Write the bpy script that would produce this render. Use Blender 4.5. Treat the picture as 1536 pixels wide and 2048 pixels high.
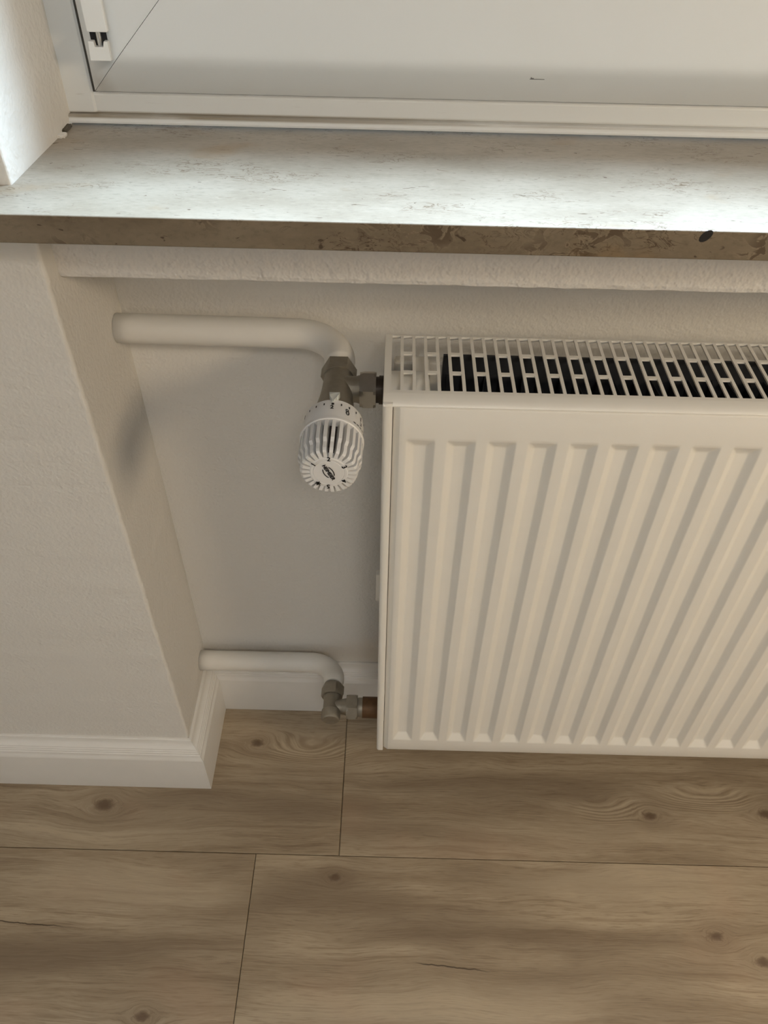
import bpy, bmesh, math, random
from mathutils import Vector, Matrix, noise

# ------------------------------------------------------------------ reset
for o in list(bpy.data.objects):
    bpy.data.objects.remove(o, do_unlink=True)
SC = bpy.context.scene
COL = SC.collection
PI = math.pi

# ------------------------------------------------------------------ camera
CAM_POS = Vector((-0.0163, -0.5011, 1.0492))
PITCH, ROLL, YAW, FPX = 0.7796, 0.0220, -0.0041, 1583.5634
_f = Vector((math.sin(YAW)*math.cos(PITCH), math.cos(YAW)*math.cos(PITCH), -math.sin(PITCH)))
_r = Vector((math.cos(YAW), -math.sin(YAW), 0))
_u = _r.cross(_f)
_r2 = _r*math.cos(ROLL) + _u*math.sin(ROLL)
_u2 = -_r*math.sin(ROLL) + _u*math.cos(ROLL)
cd = bpy.data.cameras.new('camera')
cam = bpy.data.objects.new('camera', cd)
COL.objects.link(cam)
m = Matrix.Identity(4)
for i in range(3):
    m[i][0], m[i][1], m[i][2], m[i][3] = _r2[i], _u2[i], -_f[i], CAM_POS[i]
cam.matrix_world = m
cd.sensor_fit = 'AUTO'; cd.sensor_width = 36.0
cd.lens = FPX*36.0/2048.0
cd.clip_start = 0.01; cd.clip_end = 60
SC.camera = cam
SC.cycles.max_bounces = 6; SC.cycles.diffuse_bounces = 3; SC.cycles.glossy_bounces = 2
SC.cycles.transmission_bounces = 2; SC.cycles.transparent_max_bounces = 6
SC.cycles.caustics_reflective = False; SC.cycles.caustics_refractive = False

# ------------------------------------------------------------------ world, lights, exposure
w = bpy.data.worlds.new('sky'); SC.world = w
w.use_nodes = True
bg = w.node_tree.nodes['Background']
bg.inputs[0].default_value = (0.78, 0.88, 1.0, 1)
bg.inputs[1].default_value = 5.0

def area_light(name, loc, target, sx, sy, energy, color, shape='RECTANGLE'):
    l = bpy.data.lights.new(name, 'AREA')
    l.shape = shape; l.size = sx; l.size_y = sy; l.energy = energy; l.color = color
    o = bpy.data.objects.new(name, l); COL.objects.link(o)
    o.location = loc
    o.rotation_euler = (Vector(target)-Vector(loc)).to_track_quat('-Z', 'Y').to_euler()
    return o
def sun_light(name, frm, energy, angle, color):
    l = bpy.data.lights.new(name, 'SUN'); l.energy = energy; l.angle = math.radians(angle); l.color = color
    o = bpy.data.objects.new(name, l); COL.objects.link(o)
    o.location = (0.6, 2.0, 3.5)
    o.rotation_euler = (-Vector(frm)).to_track_quat('-Z', 'Y').to_euler()
    return o
sun_light('hazy_sun', (0.62, 0.43, 0.80), 15.0, 44, (0.62, 0.83, 1.0))
area_light('rear_fill', (0.3, -3.3, 1.30), (0.2, 0, 0.8), 1.6, 1.5, 3, (1.0, 0.95, 0.88))  # unseen fill added behind the viewer for low light into the niche
area_light('ceiling_lamp', (0.30, -2.00, 2.42), (0.30, -1.95, 0), 0.5, 0.5, 13.5, (1.0, 0.925, 0.805), 'DISK')
area_light('side_lamp', (1.10, -0.72, 1.22), (0.50, 0.1, 0.2), 0.3, 0.3, 7.0, (1.0, 0.79, 0.52), 'DISK')
vs = SC.view_settings
vs.view_transform = 'Standard'; vs.look = 'None'; vs.gamma = 1; vs.exposure = 0.0
vs.use_curve_mapping = False

# ------------------------------------------------------------------ key dimensions (metres)
XL = -0.2674            # niche left wall
YF = 0.0235             # pier front face
YB = 0.1497             # niche back wall
XR = 1.25               # niche right wall
SILL_T, SILL_B = 0.8289, 0.8096
WIN_T = 2.16
RX0, RX1, RY0, RY1, RX2, RCE = -1.4, -3.4, 0, 0, 2.4, 2.5

# ------------------------------------------------------------------ node helpers
class NT:
    def __init__(s, name):
        s.m = bpy.data.materials.new(name); s.m.use_nodes = True
        s.t = s.m.node_tree; s.n = s.t.nodes; s.l = s.t.links
        s.b = s.n['Principled BSDF']
    def node(s, typ, **kw):
        x = s.n.new(typ)
        for k, v in kw.items(): setattr(x, k, v)
        return x
    def put(s, sock, v):
        if isinstance(v, bpy.types.NodeSocket): s.l.new(v, sock)
        else: sock.default_value = v
    def math(s, op, a, b=0.0, c=0.0, clamp=False):
        x = s.node('ShaderNodeMath', operation=op); x.use_clamp = clamp
        s.put(x.inputs[0], a); s.put(x.inputs[1], b); s.put(x.inputs[2], c)
        return x.outputs[0]
    def pos(s):
        g = s.node('ShaderNodeNewGeometry'); x = s.node('ShaderNodeSeparateXYZ')
        s.l.new(g.outputs['Position'], x.inputs[0])
        return x.outputs[0], x.outputs[1], x.outputs[2]
    def vec(s, x, y, z):
        c = s.node('ShaderNodeCombineXYZ')
        s.put(c.inputs[0], x); s.put(c.inputs[1], y); s.put(c.inputs[2], z)
        return c.outputs[0]
    def noise(s, v, scale=1.0, detail=3.0, rough=0.5, dist=0.0):
        x = s.node('ShaderNodeTexNoise')
        s.put(x.inputs['Vector'], v); x.inputs['Scale'].default_value = scale
        x.inputs['Detail'].default_value = detail; x.inputs['Roughness'].default_value = rough
        x.inputs['Distortion'].default_value = dist
        return x.outputs[0]
    def ramp(s, v, lo, hi, a=0.0, b=1.0, smooth=True):
        x = s.node('ShaderNodeMapRange')
        x.interpolation_type = 'SMOOTHSTEP' if smooth else 'LINEAR'
        s.put(x.inputs[0], v)
        for i, q in enumerate((lo, hi, a, b)): s.put(x.inputs[i+1], q)
        return x.outputs[0]
    def mix(s, f, a, b):
        x = s.node('ShaderNodeMix', data_type='RGBA')
        s.put(x.inputs[0], f)
        s.put(x.inputs[6], a if isinstance(a, bpy.types.NodeSocket) else (*a, 1))
        s.put(x.inputs[7], b if isinstance(b, bpy.types.NodeSocket) else (*b, 1))
        return x.outputs[2]
    def bump(s, h, strength=0.3, dist=0.001):
        x = s.node('ShaderNodeBump')
        x.inputs['Strength'].default_value = strength; x.inputs['Distance'].default_value = dist
        s.l.new(h, x.inputs['Height']); s.l.new(x.outputs[0], s.b.inputs['Normal'])
    def base(s, v, rough=0.5, metal=0.0, spec=0.5):
        s.put(s.b.inputs['Base Color'], v if isinstance(v, bpy.types.NodeSocket) else (*v, 1))
        s.put(s.b.inputs['Roughness'], rough); s.put(s.b.inputs['Metallic'], metal)
        s.put(s.b.inputs['Specular IOR Level'], spec)
        return s.m

def simple(name, col, rough=0.5, metal=0.0, spec=0.5, var=0.04, scale=40, bump=0.0):
    t = NT(name); x, y, z = t.pos(); v = t.vec(x, y, z)
    n = t.noise(v, scale, 1)
    c = t.mix(n, tuple(k*(1-var) for k in col), tuple(min(1, k*(1+var)) for k in col))
    if bump: t.bump(t.noise(v, scale*6, 1), bump, 0.0005)
    return t.base(c, rough, metal, spec)

M = {}
def mat_plaster(name, col, bs=0.35):
    t = NT(name); x, y, z = t.pos(); v = t.vec(x, y, z)
    n1 = t.noise(v, 5, 1); n2 = t.noise(v, 260, 1, 0.55); n3 = t.noise(v, 75, 2, 0.6)
    c = t.mix(n1, tuple(k*0.97 for k in col), col)
    h = t.math('ADD', t.math('MULTIPLY', n2, 0.7), n3)
    t.bump(h, bs, 0.0022)
    return t.base(c, 0.75, 0, 0.25)
M['plaster'] = mat_plaster('white_roller_plaster', (0.79, 0.765, 0.725), 0.45)
M['plaster_apron'] = mat_plaster('rough_apron_plaster', (0.80, 0.77, 0.74), 0.8)
M['ceiling'] = simple('ceiling_paint', (0.8, 0.79, 0.77), 0.8)
M['room'] = simple('room_wall_paint', (0.74, 0.725, 0.70), 0.8)
M['baseboard'] = simple('baseboard_white_foil', (0.82, 0.80, 0.765), 0.42, var=0.02)
M['enamel'] = simple('radiator_enamel', (0.89, 0.862, 0.805), 0.33, var=0.012, scale=60)
M['convector'] = simple('convector_shade', (0.030, 0.033, 0.040), 0.8)  # near-black colour stands in for the shade inside the radiator
M['pipe'] = simple('painted_pipe', (0.79, 0.765, 0.72), 0.45, var=0.03, bump=0.08)
M['nickel'] = simple('matt_nickel', (0.33, 0.30, 0.25), 0.46, 0.75, var=0.12, scale=180, bump=0.12)
M['chrome'] = simple('union_nut_metal', (0.36, 0.335, 0.30), 0.33, 0.85, var=0.1, scale=150)
M['brown_tail'] = simple('oxidised_brass_tail', (0.14, 0.075, 0.035), 0.5, 0.5, var=0.35, scale=160)
M['dark_tail'] = simple('dark_tail', (0.06, 0.045, 0.035), 0.5, 0.4)
M['head_white'] = simple('head_white_plastic', (0.80, 0.79, 0.785), 0.42, var=0.01)
M['head_core'] = simple('head_core_shade', (0.04, 0.03, 0.027), 0.6)  # dark colour paints in the shade between the fins
M['pointer'] = simple('pointer_plastic', (0.80, 0.84, 0.82), 0.4)
M['ink'] = simple('black_print', (0.012, 0.011, 0.012), 0.6)
M['pencil'] = simple('pencil_grey', (0.22, 0.22, 0.23), 0.8)
M['gasket'] = simple('black_gasket', (0.07, 0.066, 0.058), 0.7)
M['cavity'] = simple('hinge_cavity_black', (0.006, 0.006, 0.009), 0.7)
M['steel'] = simple('hinge_steel', (0.62, 0.61, 0.58), 0.3, 0.9)
M['pvc'] = simple('window_pvc', (0.83, 0.83, 0.81), 0.38, var=0.015, scale=12)
M['pvc_cover'] = simple('hinge_cover_pvc', (0.86, 0.86, 0.85), 0.4, var=0.01)
M['dirt'] = simple('dirty_gap', (0.11, 0.095, 0.07), 0.9, var=0.4, scale=300)
M['subfloor'] = simple('dark_joint', (0.05, 0.034, 0.02), 0.9)

# window frame with the dirt line along the old caulk
t = NT('window_frame_pvc_dirty'); x, y, z = t.pos()
nd = t.noise(t.vec(t.math('MULTIPLY', x, 7.0), 0.0, t.math('MULTIPLY', z, 60.0)), 1.0, 4, 0.6)
nf = t.noise(t.vec(t.math('MULTIPLY', x, 26.0), 3.0, t.math('MULTIPLY', z, 240.0)), 1.0, 4, 0.65)
band = t.math('SUBTRACT', 1.0, t.ramp(t.math('ABSOLUTE', t.math('SUBTRACT', z, 0.8362)), 0.0004, 0.0024))
left = t.ramp(x, 0.25, -0.22, 0.30, 1.0)
dm = t.math('MULTIPLY', t.math('MULTIPLY', band, t.ramp(nd, 0.30, 0.55)), left)
spots = t.math('MULTIPLY', t.ramp(nf, 0.62, 0.72), 0.35)
lowc = t.math('MULTIPLY', t.ramp(x, -0.236, -0.246), t.ramp(z, 0.875, 0.835))
dm = t.math('ADD', dm, t.math('MULTIPLY', spots, t.math('ADD', 0.25, lowc)), clamp=True)
M['frame'] = t.base(t.mix(t.math('MULTIPLY', dm, 0.9), (0.785, 0.80, 0.80), (0.25, 0.20, 0.13)), 0.42)

# sash left corner dirt
t = NT('window_sash_pvc'); x, y, z = t.pos()
nz = t.noise(t.vec(t.math('MULTIPLY', x, 60), t.math('MULTIPLY', y, 60), t.math('MULTIPLY', z, 60)), 1, 3)
corner = t.math('MULTIPLY', t.ramp(x, -0.222, -0.238), t.ramp(z, 0.885, 0.856))
M['sash'] = t.base(t.mix(t.math('MULTIPLY', t.math('MULTIPLY', corner, nz), 0.8), (0.805, 0.82, 0.825), (0.36, 0.31, 0.24)), 0.4)

# Jura limestone sill
def limestone(name, light, dark, vdark, rough, clasts):
    t = NT(name); x, y, z = t.pos()
    X = lambda k: t.math('MULTIPLY', x, k)
    Y = lambda k: t.math('MULTIPLY', y, k)
    Z = lambda k: t.math('MULTIPLY', z, k)
    soft = t.noise(t.vec(X(10), Y(24), Z(24)), 1.0, 4, 0.55)
    fine = t.noise(t.vec(X(170), Y(420), Z(300)), 1.0, 3, 0.6)
    sq = t.noise(t.vec(X(62), Y(150), Z(120)), 1.0, 3, 0.55, 1.4)            # squiggly fossil outlines
    zone = t.noise(t.vec(X(13), Y(30), Z(20)), 1.0, 3, 0.6)
    speck = t.noise(t.vec(X(90), Y(330), t.math('ADD', Z(150), 4.0)), 1.0, 2, 0.5, 1.0)
    ridge = t.math('SUBTRACT', 1.0, t.ramp(t.math('ABSOLUTE', t.math('SUBTRACT', sq, 0.5)), 0.0, 0.028))
    c = t.mix(t.ramp(soft, 0.32, 0.68), dark, light)
    c = t.mix(t.math('MULTIPLY', t.ramp(fine, 0.50, 0.72), 0.40), c, tuple(k*0.72 for k in dark))
    c = t.mix(t.math('MULTIPLY', t.ramp(fine, 0.45, 0.30), 0.25), c, tuple(min(1, k*1.2) for k in light))
    if clasts:
        big = t.noise(t.vec(X(70), Y(70), Z(95)), 1.0, 3, 0.6, 0.9)
        mask = t.ramp(t.noise(t.vec(X(16), 0.0, Z(20)), 1.0, 2), 0.40, 0.60)
        c = t.mix(t.math('MULTIPLY', t.math('MULTIPLY', t.ramp(big, 0.53, 0.57), mask), 0.75), c, vdark)
        rim = t.math('SUBTRACT', 1.0, t.ramp(t.math('ABSOLUTE', t.math('SUBTRACT', big, 0.52)), 0.0, 0.03))
        c = t.mix(t.math('MULTIPLY', t.math('MULTIPLY', rim, mask), 0.45), c, tuple(k*1.35 for k in light))
    c = t.mix(t.math('MULTIPLY', t.math('MULTIPLY', ridge, t.ramp(zone, 0.50, 0.63)), 0.9), c, vdark)
    c = t.mix(t.math('MULTIPLY', t.ramp(speck, 0.69, 0.74), 0.9), c, tuple(k*0.7 for k in vdark))
    rust = t.noise(t.vec(X(16), Y(26), t.math('ADD', Z(14), 7.3)), 1.0, 3)
    c = t.mix(t.math('MULTIPLY', t.ramp(rust, 0.60, 0.76), 0.42), c, (0.34, 0.21, 0.09))
    t.bump(fine, 0.10, 0.0006)
    return t.base(c, rough, 0, 0.5)
M['stone'] = limestone('limestone_polished', (0.425, 0.375, 0.31), (0.335, 0.288, 0.228), (0.15, 0.102, 0.06), 0.36, False)
M['stone_edge'] = limestone('limestone_dark_edge', (0.225, 0.178, 0.122), (0.165, 0.125, 0.080), (0.075, 0.046, 0.024), 0.5, True)  # darker, browner stone with clasts for the front edge

# oak vinyl planks -----------------------------------------------------------
KNOTS = [(-0.3912, -0.0213, 0.0085), (-0.1948, 0.0763, 0.0058), (-0.0705, -0.1091, 0.0050), (-0.2802, -0.2683, 0.0055),
         (0.4020, -0.1674, 0.0055), (0.4514, -0.1951, 0.0060), (0.3539, -0.0169, 0.0060), (0.5143, -0.0098, 0.0070)]
CATH = [(-0.1175, 0.0640, 0.062, 0.026, 0.026), (0.445, 0.010, 0.060, 0.020, 0.020), (0.30, -0.012, 0.05, 0.02, 0.012)]
TONE_SHADE = [(120, 1905, 0.17, 0.030, 0.55), (330, 1990, 0.12, 0.022, 0.35), (640, 1790, 0.12, 0.030, 0.50), (900, 1850, 0.16, 0.026, 0.50), (1180, 1880, 0.13, 0.018, 0.40),
         (1000, 1575, 0.20, 0.020, 0.45), (620, 1620, 0.10, 0.022, 0.40), (420, 1600, 0.10, 0.014, 0.25),  # first zone: dark streak, part wood, part radiator shade painted into the colour
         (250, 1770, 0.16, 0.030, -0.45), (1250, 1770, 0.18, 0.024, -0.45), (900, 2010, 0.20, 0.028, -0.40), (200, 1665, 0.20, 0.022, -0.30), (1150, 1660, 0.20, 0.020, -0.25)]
def floor_at(px, py):
    d = _f + _r2*((px-768)/FPX) - _u2*((py-1024)/FPX)
    k = -CAM_POS.z/d.z
    return CAM_POS.x+d.x*k, CAM_POS.y+d.y*k
CRACKS = [(-0.52, -0.375, -0.1690, -0.1775), (0.025, 0.135, -0.2050, -0.2140)]
t = NT('oak_planks'); x, y, z = t.pos()
oi = t.node('ShaderNodeObjectInfo')
oc = t.node('ShaderNodeSeparateColor'); t.l.new(oi.outputs['Color'], oc.inputs[0])
seed, tone, dens = oc.outputs[0], oc.outputs[1], oc.outputs[2]
sd = t.math('MULTIPLY', seed, 37.0)
lowx = t.vec(t.math('MULTIPLY', x, 5.0), t.math('MULTIPLY', y, 14.0), sd)
wob = t.math('MULTIPLY', t.math('SUBTRACT', t.noise(lowx, 1.0, 2), 0.5), 0.034)
psi = t.math('ADD', y, wob)
core = 0.0
wx = t.math('ADD', x, t.math('MULTIPLY', t.math('SUBTRACT', t.noise(t.vec(t.math('MULTIPLY', x, 150), t.math('MULTIPLY', y, 150), 0.0), 1.0, 2), 0.5), 0.007))
wy = t.math('ADD', y, t.math('MULTIPLY', t.math('SUBTRACT', t.noise(t.vec(t.math('MULTIPLY', x, 150), t.math('MULTIPLY', y, 150), 5.0), 1.0, 2), 0.5), 0.006))
for kx, ky, kr in KNOTS:
    dx = t.math('MULTIPLY', t.math('SUBTRACT', wx, kx), 0.62); dy = t.math('SUBTRACT', wy, ky)
    r2 = t.math('ADD', t.math('MULTIPLY', dx, dx), t.math('MULTIPLY', dy, dy))
    R2 = (kr*1.9)**2
    psi = t.math('SUBTRACT', psi, t.math('DIVIDE', t.math('MULTIPLY', dy, R2), t.math('ADD', r2, R2*0.25)))
    core = t.math('ADD', core, t.math('SUBTRACT', 1.0, t.ramp(r2, 0.0, (kr*1.25)**2)))
    halo = t.math('SUBTRACT', 1.0, t.ramp(r2, 0, (kr*4.0)**2))
    core = t.math('ADD', core, t.math('MULTIPLY', halo, 0.20))
loops = 0.0
for cx, cy, a, b, A in CATH:
    dx = t.math('DIVIDE', t.math('SUBTRACT', x, cx), a); dy = t.math('DIVIDE', t.math('SUBTRACT', y, cy), b)
    e = t.math('EXPONENT', t.math('MULTIPLY', t.math('ADD', t.math('MULTIPLY', dx, dx), t.math('MULTIPLY', dy, dy)), -1.0))
    psi = t.math('ADD', psi, t.math('MULTIPLY', e, A))
    loops = t.math('ADD', loops, e)
g1 = t.noise(t.vec(t.math('MULTIPLY', x, 2.2), t.math('MULTIPLY', psi, 34.0), sd), 1.0, 2, 0.55)
g2 = t.noise(t.vec(t.math('MULTIPLY', x, 7.0), t.math('MULTIPLY', psi, 190.0), sd), 1.0, 2, 0.6)
g3 = t.noise(t.vec(t.math('MULTIPLY', x, 38.0), t.math('MULTIPLY', psi, 720.0), sd), 1.0, 2, 0.65)
blotch = t.noise(t.vec(t.math('MULTIPLY', x, 4.0), t.math('MULTIPLY', y, 11.0), t.math('ADD', sd, 5.0)), 1.0, 2, 0.5)
rings = t.math('MULTIPLY', t.math('SINE', t.math('MULTIPLY', t.math('ADD', psi, t.math('MULTIPLY', g2, 0.002)), 1350.0)), t.ramp(loops, 0.12, 0.6))
hue = t.noise(t.vec(t.math('MULTIPLY', x, 6.0), t.math('MULTIPLY', y, 9.0), t.math('ADD', sd, 11.0)), 1.0, 2)
c = t.mix(t.ramp(g1, 0.32, 0.66), (0.225, 0.166, 0.102), (0.315, 0.245, 0.160))
c = t.mix(t.math('MULTIPLY', t.ramp(g2, 0.50, 0.72), 0.45), c, (0.125, 0.080, 0.043))
c = t.mix(t.math('MULTIPLY', t.ramp(g3, 0.50, 0.70), 0.42), c, (0.11, 0.072, 0.040))
c = t.mix(t.math('MULTIPLY', t.ramp(g3, 0.46, 0.30), 0.22), c, (0.42, 0.34, 0.235))
c = t.mix(t.math('MULTIPLY', t.ramp(rings, 0.15, 1.0), 0.38), c, (0.43, 0.34, 0.22))
c = t.mix(t.math('MULTIPLY', t.ramp(rings, -0.2, -1.0), 0.38), c, (0.12, 0.075, 0.04))
c = t.mix(t.math('MULTIPLY', t.ramp(blotch, 0.44, 0.64), 0.38), c, (0.150, 0.106, 0.064))
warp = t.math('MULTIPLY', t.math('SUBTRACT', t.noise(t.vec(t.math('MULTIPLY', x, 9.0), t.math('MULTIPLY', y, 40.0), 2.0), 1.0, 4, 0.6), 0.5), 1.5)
for px_, py_, ax_, ay_, k_ in TONE_SHADE:
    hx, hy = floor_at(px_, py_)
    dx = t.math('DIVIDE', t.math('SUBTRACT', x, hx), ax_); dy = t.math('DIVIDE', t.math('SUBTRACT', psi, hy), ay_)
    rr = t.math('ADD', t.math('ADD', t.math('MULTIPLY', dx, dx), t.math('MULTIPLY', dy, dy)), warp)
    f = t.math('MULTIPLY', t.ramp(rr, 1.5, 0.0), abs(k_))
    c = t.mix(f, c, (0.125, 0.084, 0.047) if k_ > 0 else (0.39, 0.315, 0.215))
c = t.mix(t.math('MULTIPLY', t.ramp(hue, 0.56, 0.72), 0.20), c, (0.33, 0.205, 0.125))
c = t.mix(t.math('MULTIPLY', core, 0.72, clamp=True), c, (0.085, 0.048, 0.025))
for xa, xb, ya, yb in CRACKS:
    f = t.math('DIVIDE', t.math('SUBTRACT', x, xa), xb-xa)
    yy = t.math('ADD', t.math('MULTIPLY', t.math('SMOOTH_MIN', f, 1.0, 0.3), yb-ya), ya)
    yy = t.math('ADD', yy, t.math('MULTIPLY', t.math('SUBTRACT', t.noise(t.vec(t.math('MULTIPLY', x, 55), 0.0, 0.0), 1.0, 3), 0.5), 0.005))
    d = t.math('ABSOLUTE', t.math('SUBTRACT', y, yy))
    span = t.math('MULTIPLY', t.ramp(f, 0.0, 0.2), t.ramp(f, 1.0, 0.62))
    ck = t.math('MULTIPLY', t.math('SUBTRACT', 1.0, t.ramp(d, 0.0002, 0.0011)), span)
    c = t.mix(t.math('MULTIPLY', ck, 0.9), c, (0.030, 0.017, 0.008))
hs = t.node('ShaderNodeHueSaturation'); t.l.new(c, hs.inputs['Color']); t.l.new(t.math('MULTIPLY', tone, 2.95), hs.inputs['Value']); hs.inputs['Saturation'].default_value = 0.88
t.bump(t.noise(t.vec(t.math('MULTIPLY', x, 38.0), t.math('MULTIPLY', y, 700.0), 1.0), 1.0, 1), 0.16, 0.0006)
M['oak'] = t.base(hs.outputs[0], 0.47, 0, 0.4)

# the same oak print without the knots, for the planks further into the room
t = NT('oak_planks_plain'); x, y, z = t.pos()
oi = t.node('ShaderNodeObjectInfo')
oc = t.node('ShaderNodeSeparateColor'); t.l.new(oi.outputs['Color'], oc.inputs[0])
sd = t.math('MULTIPLY', oc.outputs[0], 37.0)
g1 = t.noise(t.vec(t.math('MULTIPLY', x, 2.2), t.math('MULTIPLY', y, 30.0), sd), 1.0, 2, 0.55)
g3 = t.noise(t.vec(t.math('MULTIPLY', x, 22.0), t.math('MULTIPLY', y, 420.0), sd), 1.0, 2, 0.65)
c = t.mix(t.ramp(g1, 0.32, 0.66), (0.17, 0.122, 0.072), (0.30, 0.232, 0.150))
c = t.mix(t.math('MULTIPLY', t.ramp(g3, 0.48, 0.70), 0.45), c, (0.11, 0.072, 0.040))
hs = t.node('ShaderNodeHueSaturation'); t.l.new(c, hs.inputs['Color']); t.l.new(t.math('MULTIPLY', oc.outputs[1], 2.95), hs.inputs['Value']); hs.inputs['Saturation'].default_value = 0.88
M['oak_plain'] = t.base(hs.outputs[0], 0.47, 0, 0.4)

# glass
t = NT('window_glass')
tr = t.node('ShaderNodeBsdfTransparent'); gl = t.node('ShaderNodeBsdfGlossy'); gl.inputs['Roughness'].default_value = 0.02
fr = t.node('ShaderNodeLayerWeight'); fr.inputs['Blend'].default_value = 0.5; mx = t.node('ShaderNodeMixShader')
t.l.new(t.math('ADD', 0.03, t.math('MULTIPLY', t.math('POWER', fr.outputs['Facing'], 5.0), 0.8)), mx.inputs[0]); t.l.new(tr.outputs[0], mx.inputs[1]); t.l.new(gl.outputs[0], mx.inputs[2])
t.l.new(mx.outputs[0], t.n['Material Output'].inputs[0]); M['glass'] = t.m

# ------------------------------------------------------------------ geometry helpers
def link(name, me, mat, parent=None, smooth=False):
    o = bpy.data.objects.new(name, me); COL.objects.link(o)
    if mat: me.materials.append(M[mat])
    if parent: o.parent = parent
    if smooth: me.polygons.foreach_set('use_smooth', [True]*len(me.polygons))
    return o
def mesh(name, verts, faces, mat, parent=None, smooth=False):
    me = bpy.data.meshes.new(name); me.from_pydata([tuple(v) for v in verts], [], faces)
    b = bmesh.new(); b.from_mesh(me); bmesh.ops.recalc_face_normals(b, faces=b.faces); b.to_mesh(me); b.free()
    me.update()
    return link(name, me, mat, parent, smooth)
def soften(o, ang=0.6):
    bm = bmesh.new(); bm.from_mesh(o.data)
    for f in bm.faces: f.smooth = True
    for e_ in bm.edges:
        if len(e_.link_faces) == 2 and e_.calc_face_angle(0) > ang: e_.smooth = False
    bm.to_mesh(o.data); bm.free(); return o
def empty(name, loc):
    o = bpy.data.objects.new(name, None); COL.objects.link(o); o.location = loc; o.empty_display_size = 0.02
    return o
def adopt(p, *kids):
    for k in kids:
        k.parent = p; k.matrix_parent_inverse = Matrix.Translation(p.location).inverted() if p.type == 'EMPTY' else Matrix.Identity(4)
def tag(o, label=None, cat=None, group=None, kind=None):
    if label: o['label'] = label
    if cat: o['category'] = cat
    if group: o['group'] = group
    if kind: o['kind'] = kind
    return o
def box(name, a, b, mat, bevel=0.0, seg=2, parent=None):
    me = bpy.data.meshes.new(name); bm = bmesh.new()
    bmesh.ops.create_cube(bm, size=1.0)
    for v in bm.verts:
        v.co = Vector([a[i] + (v.co[i]+0.5)*(b[i]-a[i]) for i in range(3)])
    if bevel: bmesh.ops.bevel(bm, geom=list(bm.edges), offset=bevel, segments=seg, affect='EDGES', profile=0.5)
    bm.to_mesh(me); bm.free()
    return link(name, me, mat, parent, False)
def prism(name, poly, axis, a, b, mat, seg=1, jit=0.0, jscale=40, caps=True, smooth=False, parent=None):
    """poly: 2-D outline in the two other axes (order x,y,z minus axis), extruded along axis from a to b."""
    n = len(poly); V = []; F = []
    for s in range(seg+1):
        tt = a + (b-a)*s/seg
        for (p, q) in poly:
            c = {0: (tt, p, q), 1: (p, tt, q), 2: (p, q, tt)}[axis]
            if jit:
                d = noise.noise_vector(Vector(c)*jscale)*jit + noise.noise_vector(Vector(c)*jscale*4)*jit*0.5
                d[axis] = 0 if s in (0, seg) else d[axis]
                c = tuple(Vector(c)+d)
            V.append(c)
    for s in range(seg):
        for i in range(n):
            j = (i+1) % n
            F.append((s*n+i, s*n+j, (s+1)*n+j, (s+1)*n+i))
    if caps: F.append(tuple(range(n))[::-1]); F.append(tuple(seg*n+i for i in range(n)))
    return mesh(name, V, F, mat, parent, smooth)
def frame_of(d):
    d = Vector(d).normalized(); h = Vector((0, 0, 1)) if abs(d.z) < 0.9 else Vector((1, 0, 0))
    a = d.cross(h).normalized(); b = d.cross(a).normalized(); return d, a, b
def lathe(name, prof, origin, axis, mat, seg=48, phase=0.0, smooth=True, parent=None, auto=True):
    """prof: (distance along axis, radius)."""
    d, a, b = frame_of(axis); O = Vector(origin); V = []; F = []; n = len(prof)
    for i in range(seg):
        th = phase + 2*PI*i/seg; e = a*math.cos(th)+b*math.sin(th)
        for (s, r) in prof: V.append(O+d*s+e*max(r, 1e-6))
    for i in range(seg):
        j = (i+1) % seg
        for k in range(n-1): F.append((i*n+k, i*n+k+1, j*n+k+1, j*n+k))
    o = mesh(name, V, F, mat, parent, False)
    bm = bmesh.new(); bm.from_mesh(o.data); bmesh.ops.remove_doubles(bm, verts=bm.verts, dist=2e-6); 
    bmesh.ops.recalc_face_normals(bm, faces=bm.faces)
    if smooth:
        for f in bm.faces: f.smooth = True
        for e in bm.edges:
            if len(e.link_faces) == 2 and e.calc_face_angle(0) > 0.55: e.smooth = False
    bm.to_mesh(o.data); bm.free()
    return o
def hexnut(name, s0, s1, rc, origin, axis, mat, cham0=0.0, cham1=0.0, phase=0.0, seg=1):
    """hexagonal nut; cham = corner chamfer radius kept at the two ends."""
    d, a, b = frame_of(axis); O = Vector(origin); V = []; F = []
    L = s1-s0; N = 36; rows = [(s0, cham0 or rc*0.9), (s0+L*0.22, 9), (s1-L*0.15, 9), (s1, cham1 or rc*0.9)]
    for i in range(N):
        th = 2*PI*i/N; loc = (th % (PI/3))-PI/6; rh = rc*math.cos(PI/6)/math.cos(loc)
        e = a*math.cos(th+phase)+b*math.sin(th+phase)
        for s, r in rows: V.append(O+d*s+e*min(rh, r))
    n = 4
    for i in range(N):
        j = (i+1) % N
        for k in range(3): F.append((i*n+k, i*n+k+1, j*n+k+1, j*n+k))
    F.append(tuple(i*n for i in range(N))); F.append(tuple(i*n+3 for i in range(N)))
    o = mesh(name, V, F, mat)
    bm = bmesh.new(); bm.from_mesh(o.data)
    for f in bm.faces: f.smooth = len(f.verts) < 5
    for e in bm.edges:
        if len(e.link_faces) == 2 and e.calc_face_angle(0) > 0.35: e.smooth = False
    bm.to_mesh(o.data); bm.free()
    return o
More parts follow.
